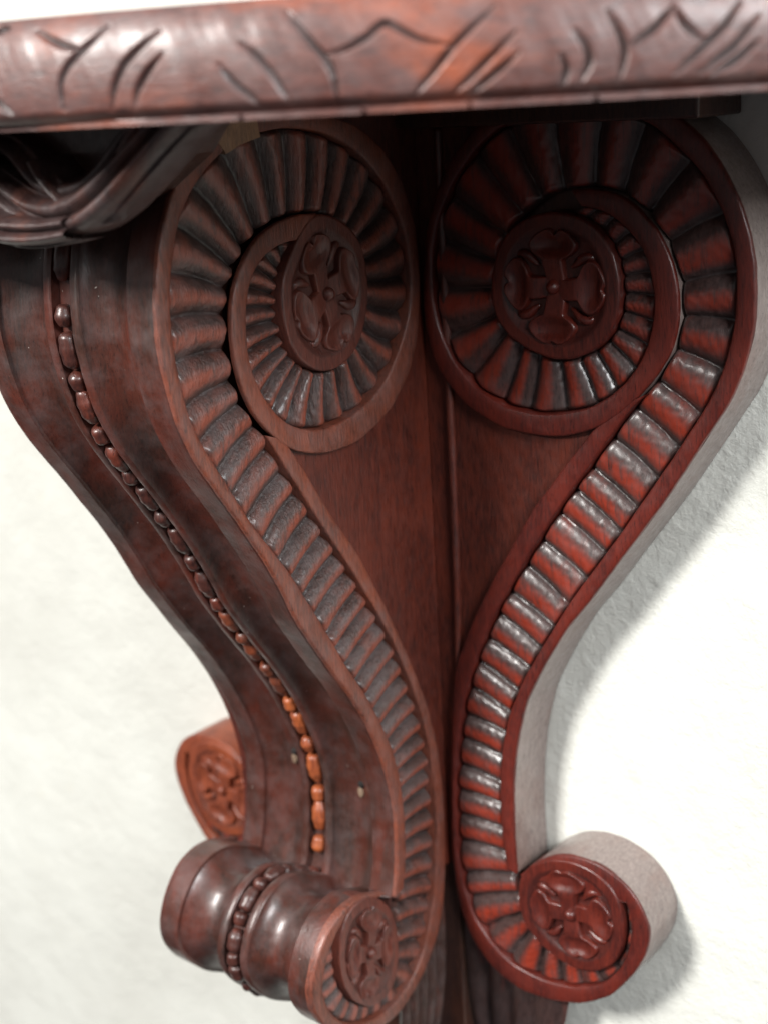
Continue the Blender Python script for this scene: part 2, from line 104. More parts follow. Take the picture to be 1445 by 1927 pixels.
def wood(name, dark, mid, hot, rough=(.28, .5), chisel=0.5, wear=(.5, .7), grain=(1, 1, .09), wash=0.0, dust=False, coat=.35, worn=False, lumps=1., cut=False):
    m, nt, p = new_mat(name)
    v = mapping(nt, grain); vi = mapping(nt, (1, 1, 1))
    g2 = tuple(max(c, .3) for c in grain)
    broad = noise(nt, mapping(nt, g2), 34, 6, .68, .4)
    streak = noise(nt, mapping(nt, tuple(max(c, .16) for c in grain)), 620, 4, .6, .3)
    fine = noise(nt, v, 1900, 3, .65)
    col = ramp(nt, streak, [(.28, dark), (.55, mid), (.8, tuple(c * 1.35 for c in mid))])
    col = mix(nt, ramp(nt, broad, [(wear[0], (0, 0, 0)), (wear[1], (1, 1, 1))]), col, hot)
    # dark open pores of mahogany
    pores = ramp(nt, fine, [(.33, (.8, .8, .8)), (.42, (0, 0, 0))])
    col = mix(nt, pores, col, tuple(c * .3 for c in dark))
    if worn:      # crests rubbed back to the red wood, old stain on the rest; grey upper flanks paint in sheen
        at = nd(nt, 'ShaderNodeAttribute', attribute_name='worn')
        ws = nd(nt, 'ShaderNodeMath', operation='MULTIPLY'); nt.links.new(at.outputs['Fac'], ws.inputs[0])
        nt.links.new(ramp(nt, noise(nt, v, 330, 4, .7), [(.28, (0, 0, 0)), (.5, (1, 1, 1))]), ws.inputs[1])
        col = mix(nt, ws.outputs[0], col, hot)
    if cut:       # darker tone in carved strokes, rib grooves and sunk roundel grounds
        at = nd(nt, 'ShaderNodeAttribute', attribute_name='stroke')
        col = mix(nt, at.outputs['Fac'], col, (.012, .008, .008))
    if wash > 0:  # grey patches that paint a broad sheen into the colour
        w = ramp(nt, noise(nt, vi, 60, 5, .65), [(.42, (0, 0, 0)), (.75, (wash, wash, wash))])
        col = mix(nt, w, col, (.16, .13, .13))
    if dust:
        vo = nd(nt, 'ShaderNodeTexVoronoi'); vo.inputs['Scale'].default_value = 210
        nt.links.new(noise_vec(nt, vi), vo.inputs['Vector'])
        near = ramp(nt, vo.outputs['Distance'], [(.03, (1, 1, 1)), (.08, (0, 0, 0))])
        sel = nd(nt, 'ShaderNodeSeparateColor'); nt.links.new(vo.outputs['Color'], sel.inputs[0])
        keep = ramp(nt, sel.outputs[0], [(.88, (0, 0, 0)), (.9, (1, 1, 1))])
        f = mix(nt, 1.0, near, keep, 'MULTIPLY')
        col = mix(nt, f, col, (.55, .5, .45))
    nt.links.new(col, p.inputs['Base Color'])
    rr = nd(nt, 'ShaderNodeMapRange'); nt.links.new(noise(nt, vi, 130, 4, .6), rr.inputs[0])
    rr.inputs[1].default_value = .3; rr.inputs[2].default_value = .7
    rr.inputs[3].default_value = rough[0]; rr.inputs[4].default_value = rough[1]
    nt.links.new(rr.outputs[0], p.inputs['Roughness'])
    p.inputs['Coat Weight'].default_value = coat; p.inputs['Coat Roughness'].default_value = .22
    b = bump(nt, fine, .5 * chisel, .0004)
    b = bump(nt, streak, .7 * chisel, .0009, b)
    b = bump(nt, noise(nt, vi, 60, 3, .5), .45 * lumps, .002, b)
    nt.links.new(b, p.inputs['Normal'])
    return m
def noise_vec(nt, v):
    n = nd(nt, 'ShaderNodeTexNoise'); n.inputs['Scale'].default_value = 40
    nt.links.new(v, n.inputs['Vector'])
    a = nd(nt, 'ShaderNodeVectorMath', operation='MULTIPLY_ADD')
    nt.links.new(n.outputs['Color'], a.inputs[0]); a.inputs[1].default_value = (.02, .02, .02); nt.links.new(v, a.inputs[2])
    return a.outputs[0]

M_RIM = wood('mahogany_rim', (.055, .018, .012), (.155, .042, .024), (.24, .058, .028), chisel=.9, wear=(.45, .8), wash=.3, lumps=.4, rough=(.36, .55), coat=.15)
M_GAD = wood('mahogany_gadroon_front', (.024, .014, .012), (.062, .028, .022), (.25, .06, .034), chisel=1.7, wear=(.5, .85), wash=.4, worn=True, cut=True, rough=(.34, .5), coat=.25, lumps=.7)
M_RGAD = wood('mahogany_gadroon_rear', (.020, .012, .011), (.052, .028, .025), (.22, .026, .012), chisel=.22, wear=(.55, .85), worn=True, cut=True, wash=.2, rough=(.32, .44), coat=.4, lumps=.25)  # greyish base doubles as sheen painted on the upper rib flanks
M_RRIM = wood('mahogany_rear', (.035, .007, .006), (.085, .012, .008), (.14, .018, .010), chisel=.4, wear=(.45, .75), lumps=.4, rough=(.33, .5), coat=.2)
M_EDGE = wood('pale_scroll_edge', (.17, .13, .12), (.23, .185, .17), (.20, .12, .10), chisel=.35, wear=(.5, .8), lumps=.6, rough=(.3, .5), grain=(1, .5, .12), coat=.4)  # outer edge faces have their own paler, greyer base
M_PANEL = wood('mahogany_panel', (.02, .006, .005), (.075, .015, .009), (.13, .024, .012), chisel=.6, wear=(.45, .75), grain=(1, 1, .05), lumps=.5, rough=(.35, .55), coat=.15)
M_MOULD = wood('mahogany_moulding', (.018, .010, .008), (.042, .017, .012), (.13, .022, .011), chisel=.3, wear=(.40, .85), dust=True, wash=.3, rough=(.3, .45), coat=.3, lumps=.25, grain=(1, 1, .12))
M_BEAD = wood('dark_bead', (.025, .010, .009), (.06, .018, .013), (.19, .035, .016), chisel=.5, wear=(.5, .75), rough=(.32, .48), coat=.3)
M_BEADM = wood('half_worn_bead', (.035, .012, .009), (.085, .024, .014), (.24, .055, .02), chisel=.4, wear=(.45, .7), rough=(.35, .5), coat=.25)
M_BEADO = wood('rubbed_orange_bead', (.09, .02, .010), (.27, .065, .022), (.42, .11, .03), chisel=.3, wear=(.45, .7), rough=(.35, .5), coat=.2)
M_REDDISC = wood('rubbed_orange_scroll', (.08, .02, .012), (.20, .045, .02), (.33, .075, .025), chisel=.3, wear=(.45, .7), rough=(.4, .55), coat=.1, cut=True)
M_DISC = wood('mahogany_roundel', (.05, .016, .013), (.115, .03, .02), (.16, .036, .02), chisel=.8, wear=(.5, .8), lumps=.5, rough=(.36, .52), coat=.15, cut=True)
M_RDISC = wood('mahogany_roundel_rear', (.035, .007, .006), (.09, .014, .009), (.15, .02, .010), chisel=.4, wear=(.5, .8), lumps=.5, rough=(.3, .45), coat=.3, cut=True)
M_TOP = wood('mahogany_top', (.04, .02, .019), (.095, .034, .027), (.32, .075, .028), chisel=.5, wear=(.5, .8), grain=(.2, .2, 1), wash=.35, rough=(.38, .55), coat=.2, lumps=.3, cut=True)
M_PATCH = wood('bare_patch', (.16, .085, .05), (.26, .14, .075), (.3, .16, .085), chisel=.8)
M_HOLE = wood('nail_hole_dark', (.006, .005, .005), (.012, .009, .008), (.02, .012, .01), coat=0, rough=(.7, .9))
M_CHIP = wood('chipped_bare_wood', (.12, .075, .05), (.22, .15, .1), (.28, .2, .14), coat=0, rough=(.6, .8))
M_CUT = wood('dark_underframe', (.018, .008, .007), (.045, .017, .011), (.07, .024, .014), chisel=.4)
M_DRAPE = wood('mahogany_ribbon', (.018, .011, .012), (.045, .022, .02), (.13, .045, .03), chisel=.9, wash=.4, grain=(1, 1, .3), rough=(.3, .5), coat=.25)

def wall_mat():
    m, nt, p = new_mat('rough_white_plaster')
    v = mapping(nt, (1, 1, 1))
    st = ramp(nt, noise(nt, v, 9, 5, .6), [(.35, (.60, .605, .56)), (.62, (.65, .66, .615))])
    yel = ramp(nt, noise(nt, v, 17, 4, .7), [(.66, (0, 0, 0)), (.8, (.35, .35, .35))])
    nt.links.new(mix(nt, yel, st, (.59, .56, .44)), p.inputs['Base Color'])
    p.inputs['Roughness'].default_value = .75
    b = bump(nt, noise(nt, v, 420, 3, .6), .4, .0009)
    b = bump(nt, noise(nt, v, 150, 4, .6, .5), .45, .0018, b)
    b = bump(nt, noise(nt, v, 30, 3, .5), .4, .006, b)
    nt.links.new(b, p.inputs['Normal']); return m
M_WALL = wall_mat()

# ------------------------------------------------------------ object helpers
def link(name, me, mat, parent=None):
    me.materials.append(mat)
    o = bpy.data.objects.new(name, me); scene.collection.objects.link(o)
    if parent is not None:
        o.parent = parent
        if parent.type == 'EMPTY': o.location = -parent.location
    return o
def mesh_np(name, V, F, smooth=True):
    me = bpy.data.meshes.new(name)
    me.from_pydata([tuple(v) for v in V], [], F); me.update()
    if smooth: me.polygons.foreach_set('use_smooth', [True] * len(me.polygons))
    return me
def grid_mesh(name, P, closed=False):
    """P: array (n, m, 3)"""
    n, m_, _ = P.shape
    V = P.reshape(-1, 3); F = []
    for i in range(n if closed else n - 1):
        a = i * m_; b = ((i + 1) % n) * m_
        for j in range(m_ - 1): F.append((a + j, a + j + 1, b + j + 1, b + j))
    return mesh_np(name, V, F)
def sharp(o, ang=38):
    me = o.data; bm = bmesh.new(); bm.from_mesh(me)
    for e in bm.edges:
        if len(e.link_faces) == 2 and e.calc_face_angle(0) > math.radians(ang): e.smooth = False
    bm.to_mesh(me); bm.free()
def gauss(a, s):
    if s <= 0: return a
    r = int(3 * s) + 1; k = np.exp(-.5 * (np.arange(-r, r + 1) / s) ** 2); k /= k.sum()
    out = np.empty_like(a)
    for c in range(a.shape[1]):
        x = a[:, c]
        p = np.concatenate([2 * x[0] - x[r:0:-1], x, 2 * x[-1] - x[-2:-r - 2:-1]])
        out[:, c] = np.convolve(p, k, 'valid')
    return out
def resample(pts, step):
    pts = np.asarray(pts, float); d = np.r_[0, np.cumsum(np.hypot(*np.diff(pts[:, :2], axis=0).T))]
    n = max(3, int(d[-1] / step) + 1); s = np.linspace(0, d[-1], n)
    return np.stack([np.interp(s, d, pts[:, c]) for c in range(pts.shape[1])], 1)
def curve(pts, step=.0015, sm=.005):
    return gauss(resample(pts, step), sm / step)
def closed_curve(pts, step=.0015, sm=.004):
    pts = [list(p) for p in pts]
    ext = pts[-4:] + pts + pts[:4]
    c = curve(ext, step, sm)
    i0 = int(np.argmin(np.hypot(*(c[:len(c)//2] - pts[0]).T)))
    rest = c[i0 + 20:]; j = i0 + 20 + int(np.argmin(np.hypot(*(rest - c[i0]).T)))
    return c[i0:j]
def tangents(c):
    t = np.gradient(c, axis=0); return t / (np.linalg.norm(t, axis=1)[:, None] + 1e-12)
def pair(a, b, win=.03, step=.0015, sm=9):
    """walk along a and b together; returns matched points across the channel"""
    ia, ib, k, w = 0, 0, 0, int(win / step)
    mb = []
    for i in range(len(a)):
        seg = b[k:k + w]
        j = int(np.argmin(((seg - a[i]) ** 2).sum(1))); k = k + j; mb.append(k)
    ma = []; k = 0
    for i in range(len(b)):
        seg = a[k:k + w]
        j = int(np.argmin(((seg - b[i]) ** 2).sum(1))); k = k + j; ma.append(k)
    # merge both monotone maps
    pr = [(i, j) for i, j in enumerate(mb)] + [(i, j) for j, i in enumerate(ma)]
    pr.sort(key=lambda q: q[0] + q[1])
    pr = gauss(np.array(pr, float), sm * 2)
    pr = np.maximum.accumulate(pr, axis=0)
    A = np.stack([np.interp(pr[:, 0], np.arange(len(a)), a[:, c]) for c in (0, 1)], 1)
    B = np.stack([np.interp(pr[:, 1], np.arange(len(b)), b[:, c]) for c in (0, 1)], 1)
    c = (A + B) / 2
    q = resample(np.c_[c, A, B], step)
    return q[:, 2:4], q[:, 4:6]
FR = {'L': lambda u, z, h: np.stack([h, -u, z], -1),
      'R': lambda u, z, h: np.stack([u, -h, z], -1),
      'M': lambda u, z, h: np.stack([-WM - u, -h, z], -1)}
def wob(x, f, seed):
    return np.sin(x * f + seed) * .5 + np.sin(x * f * 2.3 + seed * 3) * .3 + np.sin(x * f * 5.1 + seed * 7) * .2
def rim(name, A, B, fr, mat, parent, top=0., dA=.016, dB=.016, bev=.0012, raise_=.0003):
    """raised flat band between edge curves A and B with worn rounded arrises"""
    L = np.linalg.norm(B - A, axis=1); s = np.arange(len(A)) * .0015
    D = (B - A) / (L[:, None] + 1e-9); cols = []
    bv = np.minimum(bev, L * .3)
    nz = wob(s, 90, 1.3) * .00025 + wob(s, 400, 4.) * .00008
    spec = [(0, 0, -dA), (0, 0, -bev), (0, .3, -bev * .3), (0, 1, 0)]
    for k, off, h in spec: cols.append((A + D * (off * bv)[:, None] + D * nz[:, None] * (k == 0), np.full(len(A), top + h)))
    for f in (.35, .65):
        cols.append((A + D * (L * f)[:, None], top + raise_ + wob(s, 60, f * 9) * .0003))
    for k, off, h in [(1, 1, 0), (1, .3, -bev * .3), (1, 0, -bev), (1, 0, -dB)]:
        cols.append((B - D * (off * bv)[:, None] + D * nz[:, None] * .7, np.full(len(A), top + h)))
    P = np.stack([FR[fr](c[:, 0], c[:, 1], h) for c, h in cols], 1)
    o = link(name, grid_mesh(name, P), mat, parent); sharp(o, 50); return o
def gadroon(name, A, B, fr, mat, parent, pitch, depth=.0085, height=.0072, power=.62, seed=1, bend=.12, per=20, nT=30, skew=.0, vary=.09, sheen_end=.32):
    """row of carved ribs across the channel between A and B"""
    rnd = np.random.RandomState(seed)
    c = (A + B) / 2; d = np.r_[0, np.cumsum(np.hypot(*np.diff(c, axis=0).T))]
    # rib boundaries
    pos = [0.]
    while pos[-1] < d[-1]:
        f = pos[-1] / d[-1]
        pos.append(pos[-1] + pitch(f) * (1 + rnd.uniform(-vary, vary)))
    n = len(pos) - 1; ph = np.linspace(0, n, n * per + 1)
    s = np.interp(ph, np.arange(n + 1), pos); keep = s <= d[-1]; s = s[keep]; ph = ph[keep]
    a = np.stack([np.interp(s, d, A[:, k]) for k in (0, 1)], 1)
    b = np.stack([np.interp(s, d, B[:, k]) for k in (0, 1)], 1)
    amp = 1 + rnd.uniform(-.12, .08, n + 2); sk = rnd.uniform(-.1, .1, n + 2) + skew; slant = rnd.uniform(-.12, .12, n + 2)
    t = np.linspace(0, 1, nT); t = .5 - .5 * np.cos(t * np.pi) * (1 - .0)  # denser at the ends
    PH = ph[:, None] + bend * np.sin(np.pi * t)[None, :] + 0 * t
    sl = np.interp(ph, np.arange(n + 2), slant)[:, None] * (t[None, :] - .5); PH = PH + sl
    idx = np.clip(np.floor(PH).astype(int), 0, n); f = PH - np.floor(PH)
    g = np.clip(f + sk[idx] * f * (1 - f) * 1.6, 0, 1)
    ridge = np.sin(np.pi * g) ** power * amp[idx]
    Lc = np.linalg.norm(b - a, axis=1)[:, None]; edge = np.minimum(t, 1 - t)[None, :] * Lc
    er = np.clip(edge / .0035, 0, 1); er = np.sqrt(1 - (1 - er) ** 2)
    small = np.clip(Lc / .03, .25, 1)
    nz = (wob(PH * 6.2 + t * 9, 3.1, seed) * .00022 + wob(t * 40 + PH * 2.3, 1.7, seed + 2) * .00028)
    tr = np.exp(-((1 - t)[None, :] * Lc / .0012) ** 2) * .0015 * small + np.exp(-(t[None, :] * Lc / .0014) ** 2) * .0015
    h = -depth * (.5 + .5 * small) - tr + height * ridge * (.06 + .94 * er) * small + nz + .0012 * (1 - ridge) * 0
    P2 = a[:, None, :] * (1 - t)[None, :, None] + b[:, None, :] * t[None, :, None]
    P = FR[fr](P2[..., 0], P2[..., 1], h)
    me = grid_mesh(name, P)
    low = np.clip((g - sheen_end + .05 * wob(t * 70 + PH * 13, 1, 3)) / .24, 0, 1)      # upper flank stays grey as painted sheen, crest and lower flank rubbed red
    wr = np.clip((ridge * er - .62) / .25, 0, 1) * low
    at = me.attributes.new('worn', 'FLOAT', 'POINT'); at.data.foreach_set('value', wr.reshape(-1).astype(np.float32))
    groove_dark = np.clip((.55 - ridge * (.3 + .7 * er)) / .4, 0, 1) * .8  # darker towards the bottom of the grooves and the rib ends
    at = me.attributes.new('stroke', 'FLOAT', 'POINT'); at.data.foreach_set('value', groove_dark.reshape(-1).astype(np.float32))
    return link(name, me, mat, parent)
def disc(name, edge, c, fr, mat, parent, top=.0007, sunk=.0031, depth=.016, inner=.8):
    e = closed_curve(edge) if len(edge) < 60 else edge
    c = e.mean(0)
    rr = [0.001, .15, .3, .45, .6, .7, .76, .80, .84, .92, .95, .975, .99, 1., 1.]
    cols = []
    for i, r in enumerate(rr):
        h = -sunk * (1 - min(1, r / inner) ** 7)
        if r == 1.: h = -.0010
        if r == .99: h = -.0004
        if i == len(rr) - 1: h = -depth
        q = c + (e - c) * r
        cols.append(FR[fr](q[:, 0], q[:, 1], np.full(len(q), top + h)))
    P = np.stack(cols, 1)
    me = grid_mesh(name, P, closed=True)
    dt = np.broadcast_to(np.array([.0 if r > inner else .4 for r in rr], np.float32), (len(e), len(rr))).copy()  # sunk ground inside the ring is toned darker
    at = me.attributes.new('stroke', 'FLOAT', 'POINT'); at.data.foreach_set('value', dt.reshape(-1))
    return link(name, me, mat, parent), c, (np.ptp(e[:, 0]) / 2, np.ptp(e[:, 1]) / 2)
def petal(name, c, R, ang, fr, mat, parent, base, H=.0044, seed=0, wide=.34, length=.80):
    rnd = np.random.RandomState(seed)
    nt_, nv = 44, 33
    t = np.linspace(0, 1, nt_); t = 1 - (1 - t) ** 1.5; v = np.sin(np.linspace(-1, 1, nv) * np.pi / 2)
    def w(t):
        neck = .15 + .05 * t
        lobe = wide * np.sqrt(np.clip(1 - ((t - .70) / .305) ** 2, 0, 1)) * (1 + .12 * np.sin((t - .4) * 7))
        return np.maximum(neck * np.clip((1 - t) * 6, 0, 1), lobe)
    w_ = w(t)[:, None]; a = (.06 + (length - .06) * t)[:, None] + 0 * v[None, :]
    # heart-like dent in the outer end
    a = a - .10 * np.exp(-(v[None, :] / .35) ** 2) * np.clip((t[:, None] - .75) / .25, 0, 1) * rnd.uniform(.1, .9)
    q = v[None, :] * w_ + .03 * np.sin(t * 5 + seed)[:, None]
    ed = np.clip((1 - np.abs(v[None, :])) * w_ / .035, 0, 1) * np.clip((1 - t[:, None]) * length / .04, 0, 1)
    up = np.sqrt(1 - (1 - ed) ** 2)
    dish = np.exp(-np.abs((t[:, None] - .70) / .19) ** 3 - np.abs(v[None, :] / .66) ** 3)
    h = base + H * up * (.72 + .28 * np.clip(t[:, None] * 3, 0, 1)) - .0028 * dish
    ca, sa = math.cos(ang), math.sin(ang)
    U = c[0] + R[0] * (a * ca - q * sa); Z = c[1] + R[1] * (a * sa + q * ca)
    return link(name, grid_mesh(name, FR[fr](U, Z, h)), mat, parent)
def tube(name, pts, rad, mat, parent, flat=None, nr=12, step=.0015, sm=0.003):
    """tapered round bar along 3D points; rad = list of radii"""
    pts = np.asarray(pts, float); q = np.c_[pts, rad]
    d = np.r_[0, np.cumsum(np.linalg.norm(np.diff(pts, axis=0), axis=1))]
    n = max(6, int(d[-1] / step)); s = np.linspace(0, d[-1], n)
    q = np.stack([np.interp(s, d, q[:, k]) for k in range(4)], 1)
    q = gauss(q, min(sm / step, n / 8.)); c = q[:, :3]; r = np.maximum(q[:, 3], 1e-5)
    t = tangents(c); up = np.array([0.02, -1, .03]); up = np.asarray(flat if flat is not None else up, float)
    sd = np.cross(t, up); sd /= np.linalg.norm(sd, axis=1)[:, None] + 1e-9; nn = np.cross(sd, t)
    th = np.linspace(0, 2 * np.pi, nr + 1)
    P = c[:, None] + r[:, None, None] * (np.cos(th)[None, :, None] * sd[:, None] + np.sin(th)[None, :, None] * nn[:, None])
    P[0] = c[0]; P[-1] = c[-1]
    return link(name, grid_mesh(name, P), mat, parent)
def rosette(d, c, R, fr, mat, base, rot=0., seed=0):
    for k in range(4):
        a = rot + math.pi / 2 * k
        petal('petal', c, R, a, fr, mat, d, base, seed=seed + k)
    for k in range(4):
        a = rot + math.pi / 2 * k + math.pi / 4
        sgn = 1 if k % 2 else -1
        pp = [(.36, -.02), (.46, 0), (.56, .0), (.65, .04), (.70, .10), (.66, .15)]
        P = []
        for r_, q in pp:
            q *= sgn; u = c[0] + R[0] * (r_ * math.cos(a) - q * math.sin(a)); z = c[1] + R[1] * (r_ * math.sin(a) + q * math.cos(a))
            P.append(FR[fr](np.array(u), np.array(z), np.array(base + .0006)))
        rr = [x * R[1] for x in (.02, .05, .07, .07, .05, .02)]
        tube('leaf_curl', P, rr, mat, d, flat=FR[fr](np.array(0.), np.array(0.), np.array(1.)) + 0, step=.0008, sm=.0012)
    ball('centre_bead', FR[fr](np.array(c[0]), np.array(c[1]), np.array(base + .0035)), (.0042, .0042, .0042), None, mat, d)
def ball(name, c, r, rotm, mat, parent, seg=16):
    th = np.linspace(0, np.pi, seg // 2 + 3); ph = np.linspace(0, 2 * np.pi, seg + 1)
    P = np.stack([np.sin(th)[:, None] * np.cos(ph), np.sin(th)[:, None] * np.sin(ph), np.cos(th)[:, None] + 0 * ph], -1) * np.array(r)
    if rotm is not None: P = P @ np.asarray(rotm).T
    return link(name, grid_mesh(name, P + np.asarray(c)), mat, parent)
def prism(name, poly, fr, h0, h1, mat, parent):
    """solid plate from an outline polygon (u, z)"""
    bm = bmesh.new()
    lo = [bm.verts.new(FR[fr](np.array(p[0]), np.array(p[1]), np.array(h0))) for p in poly]
    hi = [bm.verts.new(FR[fr](np.array(p[0]), np.array(p[1]), np.array(h1))) for p in poly]
    n = len(poly)
    el = [bm.edges.new((lo[i], lo[(i + 1) % n])) for i in range(n)]; eh = [bm.edges.new((hi[i], hi[(i + 1) % n])) for i in range(n)]
    bmesh.ops.triangle_fill(bm, edges=el, use_beauty=True); bmesh.ops.triangle_fill(bm, edges=eh, use_beauty=True)
    for i in range(n): bm.faces.new((lo[i], lo[(i + 1) % n], hi[(i + 1) % n], hi[i]))
    bmesh.ops.recalc_face_normals(bm, faces=bm.faces)
    me = bpy.data.meshes.new(name); bm.to_mesh(me); bm.free()
    return link(name, me, mat, parent)
def box(name, x, y, z, mat, parent, bev=.0015):
    bm = bmesh.new(); bmesh.ops.create_cube(bm, size=1)
    for v in bm.verts:
        v.co = Vector(((x[0] + x[1]) / 2 + v.co.x * (x[1] - x[0]), (y[0] + y[1]) / 2 + v.co.y * (y[1] - y[0]), (z[0] + z[1]) / 2 + v.co.z * (z[1] - z[0])))
    if bev: bmesh.ops.bevel(bm, geom=bm.edges[:], offset=bev, segments=2, profile=.5, affect='EDGES')
    me = bpy.data.meshes.new(name); bm.to_mesh(me); bm.free()
    return link(name, me, mat, parent)

# ------------------------------------------------------------ wall
def build_wall():
    bm = bmesh.new()
    bmesh.ops.create_grid(bm, x_segments=2, y_segments=2, size=1)
    for v in bm.verts: v.co = Vector((v.co.x * 3.0, T, v.co.y * 2.0))
    me = bpy.data.meshes.new('wall'); bm.to_mesh(me); bm.free()
    o = link('wall', me, M_WALL)
    o['label'] = 'rough white plaster wall behind the carved table'; o['category'] = 'wall'; o['kind'] = 'structure'
build_wall()

# ------------------------------------------------------------ the table
root = bpy.data.objects.new('console_table', None); scene.collection.objects.link(root)
root.location = (-W / 2, T - .002, -.62)
root['label'] = 'carved dark red mahogany wall console table with scroll supports'; root['category'] = 'console table'

def edge_angle(e): return e
def build_top():
    a, b = .46, .37; cx, cy = -W / 2, T
    # arc table of the half ellipse
    th = np.linspace(-np.pi, 0, 1700); nz_ = 84
    f = np.linspace(0, 1, nz_); z = .106 + .0445 * f
    def prof(f):
        bulge = .013 * np.sqrt(np.clip(1 - ((f - .38) / .66) ** 2, 0, 1)) - .009
        under = -.0045 * np.clip((.16 - f) / .10, 0, 1) ** 1.5
        return np.where(f < .05, .0012, bulge + under)
    off = prof(f)
    TH, Zz = np.meshgrid(th, z, indexing='ij'); OFF = np.broadcast_to(off, TH.shape).copy()
    # carved strokes
    x = a * np.cos(TH); y = b * np.sin(TH)
    cut = np.zeros_like(TH)
    # arclength-like coordinate
    ds = np.r_[0, np.cumsum(np.hypot(np.diff(a * np.cos(th)), np.diff(b * np.sin(th))))]
    for g in GROOVES:
        for mir in (False, True):
            g2 = [((-np.pi - q[0]) if mir else q[0], q[1]) for q in g]
            c = np.array([(np.interp(q[0], th, ds), q[1]) for q in g2])
            c = curve(c, .0006, .002 if len(g) > 2 else .0006)
            lo, hi = c[:, 0].min() - .006, c[:, 0].max() + .006
            ii = np.where((ds > lo) & (ds < hi))[0]
            if len(ii) < 2: continue
            S = ds[ii][:, None, None]; ZZ = z[None, :, None]
            dist = (S - c[:, 0]) ** 2 + (ZZ - c[:, 1]) ** 2
            k = dist.argmin(-1); dd = np.sqrt(dist.min(-1)); fr_ = k / (len(c) - 1)
            wd = .0006 + .0011 * np.sin(np.pi * np.clip(fr_, .04, .96)) ** .7
            cut[ii] = np.maximum(cut[ii], np.clip(1 - dd / wd, 0, 1) ** .7 * wd * 1.5)
    lipw = np.clip((th + 1.35) / .25, 0, 1)[:, None]; OFF = np.where((f < .05)[None, :], -.0052 + lipw * .0064, OFF)
    nick = ((wob(th * 120, 1, 1.) > .80) & (th > -1.2))[:, None] * (f < .05)[None, :] * .003
    OFF = OFF - nick - cut + wob(TH * 30, 1.0, 2.) * .0005 + wob(TH * 90 + Zz * 100, 1., 5) * .00012
    nx = np.cos(TH) / a; ny = np.sin(TH) / b; L = np.hypot(nx, ny); nx /= L; ny /= L
    P = np.stack([cx + x + nx * OFF, cy + y + ny * OFF, Zz], -1)
    P = np.concatenate([P[:, :1] * 1.0, P, P[:, -1:]], 1)
    # underside and top run in to the wall line
    P[:, 0, 0] = cx + (P[:, 0, 0] - cx) * .05; P[:, 0, 1] = cy - .003; P[:, -1, 0] = cx + (P[:, -1, 0] - cx) * .05; P[:, -1, 1] = cy - .003
    me = grid_mesh('tabletop', P); st = np.zeros(P.shape[:2], np.float32); st[:, 1:-1] = np.clip(cut / .0015, 0, 1) ** 1.5 * .85
    at = me.attributes.new('stroke', 'FLOAT', 'POINT'); at.data.foreach_set('value', st.reshape(-1))
    o = link('tabletop', me, M_TOP, root); sharp(o, 60)
    o['label'] = 'rounded table edge with carved curved strokes'
build_top()

TOPB = .0007 - .0031
def edge_face(fr, c):
    h = np.linspace(-.0028, -(T - .0005), 9); s = np.arange(len(c)) * .0015
    t = tangents(c); no = np.stack([t[:, 1], -t[:, 0]], 1)
    cols = []
    for k, q in enumerate(h):
        d = wob(s, 45 + k, k * .4) * .0004
        p = c + no * d[:, None] * (0 < k < 8)
        cols.append(FR[fr](p[:, 0], p[:, 1], np.full(len(c), q)))
    return link('scroll_edge', grid_mesh('scroll_edge', np.stack(cols, 1)), M_EDGE, root)
def side(fr, S, mats, pitch, gk, outer_depth, rots, seed):
    G, RM, DS = mats
    A, B = pair(curve(S['RO']), curve(S['RI']))
    rim('scroll_rim', A, B, fr, RM, root, dA=.003)
    if fr == 'R': edge_face(fr, A)
    A, B = pair(curve(S['CA'], sm=.004), curve(S['CB'], sm=.004), win=.022)
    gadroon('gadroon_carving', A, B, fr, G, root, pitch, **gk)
    A, B = pair(curve(S['P']), curve(S['B']))
    rim('stem_rim', A, B, fr, RM, root, top=-.0007, dA=.003 if fr != 'L' else .006)
    if fr == 'R': edge_face(fr, A)
    for key, rot, sd in (('DISC', rots[0], seed), ('DISC2', rots[1], seed + 9)):
        d, c, R = disc('roundel', S[key], None, fr, DS, root)
        rosette(d, c, R, fr, DS, TOPB, rot=rot, seed=sd)
def pitch_front(f): return float(np.interp(f, [0, .06, .14, .2, .27, .34, .42, .5, .58, .8, 1], [.0085, .0105, .0155, .0172, .017, .0195, .021, .019, .0160, .0145, .0118]))
def pitch_rear(f): return float(np.interp(f, [0, .06, .14, .22, .3, .42, .5, .62, .8, .9, 1], [.0115, .013, .018, .022, .023, .025, .022, .0205, .018, .018, .017]))
side('L', SL, (M_GAD, M_RIM, M_DISC), pitch_front, dict(seed=5, power=.75, bend=.10, height=.0066, skew=.1), .003, (-.4, .2), 3)
side('R', SR, (M_RGAD, M_RRIM, M_RDISC), pitch_rear, dict(seed=9, power=.42, bend=.04, height=.0066, vary=.14, sheen_end=.28), T - .0005, (-.03, .2), 23)

def dedupe(P, eps=.0015):
    o = []
    for p in P:
        if not o or math.hypot(p[0] - o[-1][0], p[1] - o[-1][1]) > eps: o.append((float(p[0]), float(p[1])))
    if math.hypot(o[0][0] - o[-1][0], o[0][1] - o[-1][1]) < eps: o.pop()
    return o
